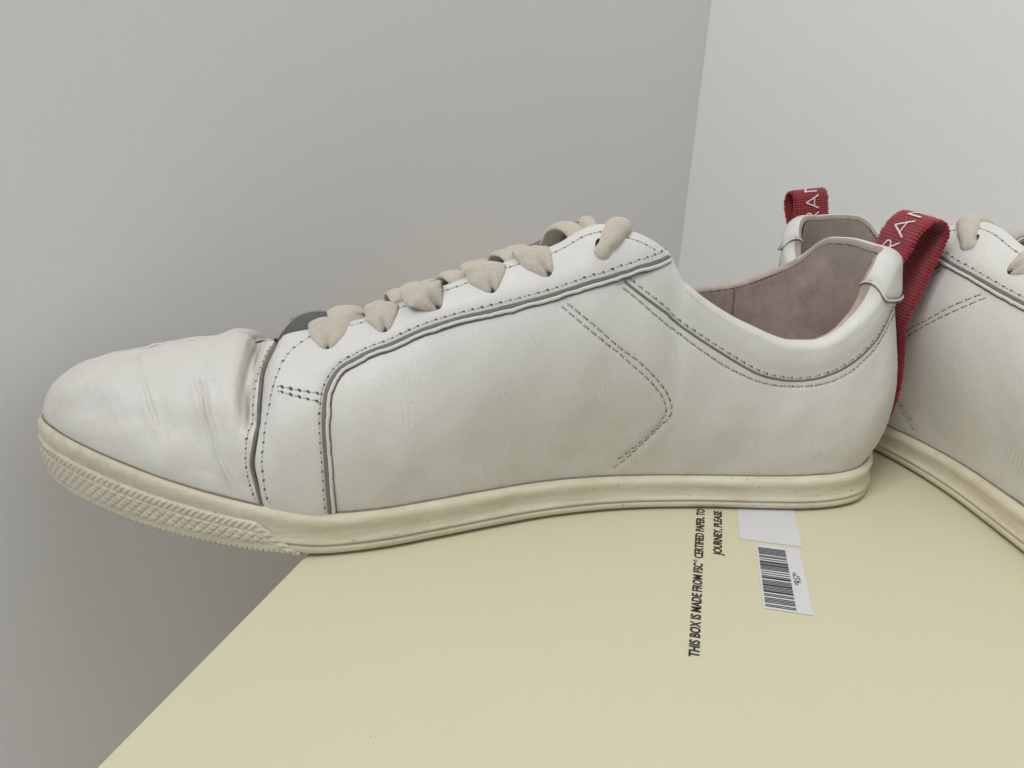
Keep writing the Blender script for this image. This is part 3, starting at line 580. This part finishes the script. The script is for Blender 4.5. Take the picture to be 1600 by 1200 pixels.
        if i < 5:   # strands crossing the tongue between the petals
            gm = (ex+EYELETS[i+1][0])/2+[-.006, .002, .002, .006, .010][i]; Qa = SP(SM, gm, 1., 0, True, mr); Qb = SP(SL, gm-.012, 1., .0, True, mr)
            m2 = (Qa+Qb)/2+up*[.0050, .0040, .0024, .0024, .0034][i]; ww = [.0130, .0110, .0090, .0100, .0075][i]
            path = [Qa-up*.0045+np.array([0, .001, 0]), Qa+np.array([0, -.0035, -.0010]), Qa*.55+m2*.45+up*.0006, m2, m2*.45+Qb*.55+up*.0006, Qb+np.array([0, .0035, -.0010]), Qb-up*.0045]
            v, f = sweep(path, [ww*.85, ww*.95, ww, ww, ww, ww*.95, ww*.85], .0020, [up]*7, .0006, 22, seed+20+i); S.mk('lace', v, f, LACE, uv=SWEEP_UV)
    # --- sole
    n1, prof = 330, [(-.02,-.0060),(0.,-.0042),(.03,-.0022),(.07,-.0009),(.12,.0000),(.20,.0003),(.26,.0002),(.285,-.0004),(.31,-.0003),(.335,.0004),(.37,.0005),(.41,.0000),(.47,-.0003),(.60,-.0004),(.72,-.0001),(.83,.0003),(.92,.0001),(.975,-.0007),(1.,-.0018),(1.0,-.0034),(.97,-.0052)]
    ring = [(SM, x) for x in np.linspace(0, 1, n1)]+[(SL, x) for x in np.linspace(1, 0, n1)[1:-1]]; V = []
    rr = np.random.RandomState(seed); wob = np.convolve(rr.normal(size=len(ring)+30), np.ones(15)/15, 'same')[15:-15]
    for k, (sd, x) in enumerate(ring):
        o = sd.o.at(x); inn = sd.o.inward(x); zb, zj = float(zbot(o[0])), float(zjoin(o[0]))
        for w, d in prof:
            q = o-inn*(d+.00012*wob[k]*(.2 < w < .9)); V.append((q[0], q[1], max(zb, 0)+(zj-zb)*w if w >= 0 else zb+.0006))
    sole = S.mk('sole', V, gridf(len(ring), len(prof), True), RUBBER)
    V = []
    for x in np.linspace(0, 1, 160):
        a = SM.o.at(x)+SM.o.inward(x)*.0050; g2 = SL.sgx(min(max(a[0], -.0039), .3039)); b = SL.o.at(g2)+SL.o.inward(g2)*.0050
        for u in np.linspace(0, 1, 9): q = a*(1-u)+b*u; V.append((q[0], q[1], float(zbot(q[0]))+.0004))
    S.mk('outsole', V, gridf(160, 9), RUBBER, sole)
    # moulded toe bumper: hatch row, lozenge lattice, ribbed lower edge
    na, nb = 1200, 64; half = na//2; ring = [(SM, x) for x in np.linspace(.318, 0, half)]+[(SL, x) for x in np.linspace(0, .318, half+1)[1:]]; V = np.zeros((na, nb, 3)); acc = 0; prev = None
    for k, (sd, x) in enumerate(ring):
        o = sd.o.at(x); inn = sd.o.inward(x); zb, zj = float(zbot(o[0])), float(zjoin(o[0])); H = zj-zb
        if prev is not None: acc += np.linalg.norm(o-prev)
        prev = o; wt = .70*np.clip((.3185-x)/.040, 0.0, 1)**.8+.004; w = np.linspace(.0, wt, nb); b = w*H; bt = wt*H; a_ = acc
        hatch = (.5+.5*np.sin(2*np.pi*(a_*(1 if sd is SL else 1)+.9*(b-bt))/.0021))*.00036
        loz = np.minimum(np.abs(np.sin(np.pi*(a_/.0031+b/.0031))), np.abs(np.sin(np.pi*(a_/.0031-b/.0031))))**.7*.00055
        ribs = -np.clip(np.sin(2*np.pi*a_/.0017)-.55, 0, 1)*.0009
        sm = lambda u: np.clip(u, 0, 1)
        m1 = sm((b-(bt-.0032))/.0004)*sm((bt-.0004-b)/.0004); m2 = sm((bt-.0036-b)/.0004)*sm((b-.0044)/.0012); m3 = sm((.0028-b)/.0004)
        d = .0007+hatch*m1+loz*m2+ribs*m3
        d = np.where(w < .12, d-.0036*(1-w/.12)**2, d); d[-1] = -.0002; d[-2] = .0005
        if k < 5 or k > na-6: d = d*min(k, na-1-k)/5
        V[k, :, 0] = o[0]-inn[0]*d; V[k, :, 1] = o[1]-inn[1]*d; V[k, :, 2] = zb+b
    S.mk('toe_bumper', V, gridf(na, nb), RUBBER, sole)
    # thin dark brown line along the joint of upper and sole
    for sd in sides:
        gg = np.linspace(0, 1, 300); P = sd.raw(gg, np.full_like(gg, .012)); N = sd.nrm(gg, np.full_like(gg, .02)); P[:, 2] = zjoin(sd.o.at(gg)[:, 0])
        b0_ = np.where(gg < .285, .0011, .0)[:, None]; jz = (.00012*gnoise(np.stack([gg*.36, 0*gg], -1), 31, 120))[:, None]*np.array([0, 0, 1.]); V = np.stack([P+N*b0_+np.array([0, 0, .00040])+jz, P+N*(b0_+.0002)+np.array([0, 0, .0003]), P+N*(b0_+.0007)+np.array([0, 0, .0001])], 1); S.mk('joint_line', V, gridf(300, 3), JOINTBROWN, sole)
    # --- red webbing pull loop with woven letters
    tb = np.linspace(.16, .72, 12); low = np.stack([SP(SM, np.full_like(tb, 1.), tb, .0026, False)[:, k] for k in range(3)], -1)[:, [0, 2]]
    pth = [(.0025,.083),(-.0018,.0868),(-.0040,.0905),(-.0056,.0950),(-.0085,.0990),(-.0122,.1010),(-.0155,.1000),(-.0172,.0968),(-.0165,.0925),(-.0150,.0875),(-.0132,.0825),(-.0118,.0770)]+[tuple(q) for q in low[::-1][1:]]
    if mirror: pth = [(.0025,.083),(-.0016,.0868),(-.0032,.0905),(-.0042,.0955),(-.0056,.1002),(-.0084,.1026),(-.0114,.1012),(-.0122,.0972),(-.0108,.0926),(-.0086,.0880),(-.0074,.0840),(-.0076,.0790)]+[tuple(q) for q in low[::-1][1:]]
    pc = catmull([(x, z) for x, z in pth], 14); dd = np.r_[0, np.cumsum(np.linalg.norm(np.diff(pc, axis=0), axis=1))]; L = dd[-1]
    def rb(s_, y, o):   # point on the ribbon: s along, y across, o off the outer face
        p = np.array([np.interp(s_, dd, pc[:, 0]), np.interp(s_, dd, pc[:, 1])]); e = .0004
        t = np.array([np.interp(s_+e, dd, pc[:, 0])-np.interp(s_-e, dd, pc[:, 0]), np.interp(s_+e, dd, pc[:, 1])-np.interp(s_-e, dd, pc[:, 1])]); t /= np.linalg.norm(t)
        nrm = np.array([t[1], -t[0]]); sk = .0012*math.sin(s_*60)
        return np.array([p[0]+nrm[0]*o, y, p[1]+nrm[1]*o+.06*(-y-.001)*(1 if s_ < .045 else max(0, 1-(s_-.045)/.02))])
    q0 = rb(.02, 0, 0); q1 = rb(.02, 0, .001); outer = 1 if q1[0] > q0[0] else -1     # outward = away from the loop's middle
    ns, ny = 220, 18; V, F, UV = [], [], []; W = .0205; r = np.random.RandomState(seed+9)
    for i in range(ns):
        s_ = L*i/(ns-1); ej = r.normal(size=2)*.00018
        for o in (.0007, -.0007):
            for j in range(ny):
                y = -.001+W*(j/(ny-1)-.5)+(ej[0] if j == 0 else ej[1] if j == ny-1 else 0); wv = .00016*math.sin(2*math.pi*s_/.0013); th = .55 if j in (0, ny-1) else 1
                V.append(rb(s_, y, outer*(o*th+(wv if o > 0 else 0)))); UV.append((s_, y))
    for i in range(ns-1):
        a, b = i*2*ny, (i+1)*2*ny
        for j in range(ny-1): F += [(a+j, b+j, b+j+1, a+j+1), (a+ny+j, a+ny+j+1, b+ny+j+1, b+ny+j)]
        F += [(a, a+ny, b+ny, b), (a+ny-1, b+ny-1, b+2*ny-1, a+2*ny-1)]
    loop = S.mk('pull_loop', V, F, WEB, uv=UV)
    GLY = {'R': [[(0,0),(0,1)],[(0,1),(.35,1),(.55,.93),(.62,.77),(.55,.6),(.35,.52),(0,.52)],[(.28,.52),(.66,0)]], 'A': [[(0,0),(.42,1),(.84,0)],[(.15,.35),(.69,.35)]], 'N': [[(0,0),(0,1),(.74,0),(.74,1)]]}
    cap = .0076; s0 = LETTER_S-(.0008 if mirror else 0); fl = -1 if mirror else 1
    for ch, adv in (('R', .0), ('A', .0070), ('N', .0155)):
        for st in GLY[ch]:
            c = resample(np.array(st), .04); V = []
            for i, (u, v) in enumerate(c):
                a = c[max(i-1, 0)]; b = c[min(i+1, len(c)-1)]; t = b-a; t = t/np.linalg.norm(t); nn = np.array([-t[1], t[0]])
                for d in (-.042, .042):
                    uu, vv = np.array([u, v])+nn*d; V.append(rb(s0+adv+uu*cap, -.001+fl*(.5-vv)*cap, outer*.00115))
            S.mk('woven_letter', V, gridf(len(c), 2), PRINTW, loop)
    return S.root
LETTER_S = .0068
shoe_a = build_shoe('sneaker', 'worn white leather sneaker whose toe overhangs the edge of the cream box', (.137, .262), math.pi+math.radians(6.42), False, 11)
shoe_b = build_shoe('sneaker', 'white leather sneaker pointing out of the picture, its heel behind the other heel', (.1536, .36875), math.radians(-73.26), True, 47)
shoe_b.scale = (1, 1, .975)

# ---------------------------------------------------------------- shoe box, print and stickers
be = math.radians(16.5); E_ = np.array([math.sin(be), math.cos(be)]); N_ = np.array([math.cos(be), -math.sin(be)])
n0, n1_, e0, e1 = -.1217, .255, .055, .415; BH = .15
bc = N_*(n0+n1_)/2+E_*(e0+e1)/2
box = bpy.data.objects.new('shoe_box', None); COL.objects.link(box); box.location = (bc[0], bc[1], -BH); box.rotation_euler = (0, 0, -be)
box['label'] = 'cream cardboard shoe box with black print and white stickers, under both sneakers'; box['category'] = 'box'
import bmesh
def rbox(name, cx, cy, cz, sx, sy, sz, bev, mat, parent):
    b = bmesh.new(); bmesh.ops.create_cube(b, size=1); bmesh.ops.scale(b, vec=(sx, sy, sz), verts=b.verts); bmesh.ops.translate(b, vec=(cx, cy, cz), verts=b.verts)
    bmesh.ops.bevel(b, geom=b.edges[:], offset=bev, segments=4, profile=.5, affect='EDGES'); me = bpy.data.meshes.new(name); b.to_mesh(me); b.free(); me.materials.append(mat)
    o = bpy.data.objects.new(name, me); COL.objects.link(o); o.parent = parent; return o
lw, ll = n1_-n0, e1-e0
rbox('lid', 0, 0, BH-.0225, lw, ll, .045, .0012, BOXM, box)
rbox('box_body', 0, 0, (BH-.046)/2, lw-.006, ll-.006, BH-.046, .001, BOXM, box)
def onbox(x, y): d = np.array([x, y])-bc; return d@N_, d@E_
def text(body, start, ang, length, cap, z, parent, bold=.012, mat=INK):
    cu = bpy.data.curves.new('txt', 'FONT'); cu.body = body; cu.size = 1; cu.offset = bold; cu.resolution_u = 3; tmp = bpy.data.objects.new('txt', cu); COL.objects.link(tmp)
    bpy.context.view_layer.update(); me = bpy.data.meshes.new_from_object(tmp.evaluated_get(bpy.context.evaluated_depsgraph_get())); bpy.data.objects.remove(tmp)
    v = np.array([q.co[:] for q in me.vertices]); x0, x1 = v[:, 0].min(), v[:, 0].max(); ref = .729
    sx = length/(x1-x0); sy = cap/ref; d = np.array([math.cos(ang), math.sin(ang)]); p = np.array([-d[1], d[0]])
    for q in me.vertices:
        a = (q.co.x-x0)*sx; b = q.co.y*sy; w = np.array(start)+d*a+p*b; l = onbox(*w); q.co = (l[0], l[1], BH+z)
    me.materials.append(mat); o = bpy.data.objects.new('printed_text', me); COL.objects.link(o); o.parent = parent; return o
ta = math.radians(90-15.3)
tdir = np.array([math.cos(ta), math.sin(ta)]); tup = np.array([-tdir[1], tdir[0]]); t0_ = np.array([.0497, .1513])
text('THIS BOX IS MADE FROM FSC', t0_, ta, .0442, .0029, .0002, box, .026)
text('\u00ae', t0_+tdir*.0446+tup*.0016, ta, .0015, .0014, .0002, box, 0.)
text('CERTIFIED PAPER. TO', t0_+tdir*.0472, ta, .0322, .0029, .0002, box, .026)
text('JOURNEY, PLEASE', (.0688, .1985), ta, .0290, .0028, .0002, box, .030)
def quad(name, center, ang, lng, wid, z, mat, parent):
    d = np.array([math.cos(ang), math.sin(ang)]); p = np.array([-d[1], d[0]]); V = []
    for zz in (z-.0001, z):
        for a, b in ((-1, -1), (1, -1), (1, 1), (-1, 1)): l = onbox(*(np.array(center)+d*a*lng/2+p*b*wid/2)); V.append((l[0], l[1], BH+zz))
    return mesh(name, V, [(3, 2, 1, 0), (4, 5, 6, 7)]+[(k, (k+1) % 4, (k+1) % 4+4, k+4) for k in range(4)], mat, parent, smooth=False)
sa_ = math.radians(90-14.2); sd_ = np.array([math.cos(sa_), math.sin(sa_)]); sp_ = np.array([-sd_[1], sd_[0]])
sc_ = np.array([.0845, .1868]); st = quad('sticker', sc_, sa_, .0345, .0138, .00025, PAPER, box)
quad('sticker', np.array([.0893, .2135])+sd_*.0065, sa_, .0285, .0200, .00022, PAPER, box)
rb_ = random.Random(4); pos = -.0163; bl = []
while pos < .0150:
    w = rb_.choice([.0003, .0003, .0008]); bl.append((pos+w/2, w)); pos += w+rb_.choice([.0004, .0004, .0009])
for ps, w in bl: quad('bar', sc_+sd_*ps+sp_*.0020, sa_, w, .0086, .0004, INK, st)
t = text('*R57*', sc_+sd_*(-.0035)-sp_*.0052, sa_, .0066, .0021, .0004, st, .0)

# ---------------------------------------------------------------- walls and floor of the corner
def wall(name, p, d, length, nrm):
    d = np.array(d)/np.linalg.norm(d); q = np.array(p)+d*length; V = []
    for zz in (-BH, 2.4):
        for xy, o in ((np.array(p), 0), (q, 0), (q, .1), (np.array(p), .1)):
            w = xy-np.array(nrm)*o; V.append((w[0]+.0414*(zz+0.), w[1], zz))
    o = mesh(name, V, [(0, 1, 5, 4), (1, 2, 6, 5), (2, 3, 7, 6), (3, 0, 4, 7), (4, 5, 6, 7), (3, 2, 1, 0)], WALL, smooth=False); o['kind'] = 'structure'
cx, cy = .1457, .62; dl = np.array([-.215-cx, .205-cy]); dl /= np.linalg.norm(dl); dr = np.array([-dl[1], dl[0]]); dr = dr if dr[0] > 0 else -dr
wall('wall_left', (cx, cy), dl, 1.0, dr*1.0-0*dl if np.dot(dr, [0, -1]) > 0 else -dr)
wall('wall_right', (cx, cy), dr, 2.2, dl)
fl = mesh('floor', [(-2.5, -2.5, -BH-.02), (2.5, -2.5, -BH-.02), (2.5, 2.5, -BH-.02), (-2.5, 2.5, -BH-.02), (-2.5, -2.5, -BH), (2.5, -2.5, -BH), (2.5, 2.5, -BH), (-2.5, 2.5, -BH)], [(4, 5, 6, 7), (3, 2, 1, 0)], FLOORM, smooth=False); fl['kind'] = 'structure'
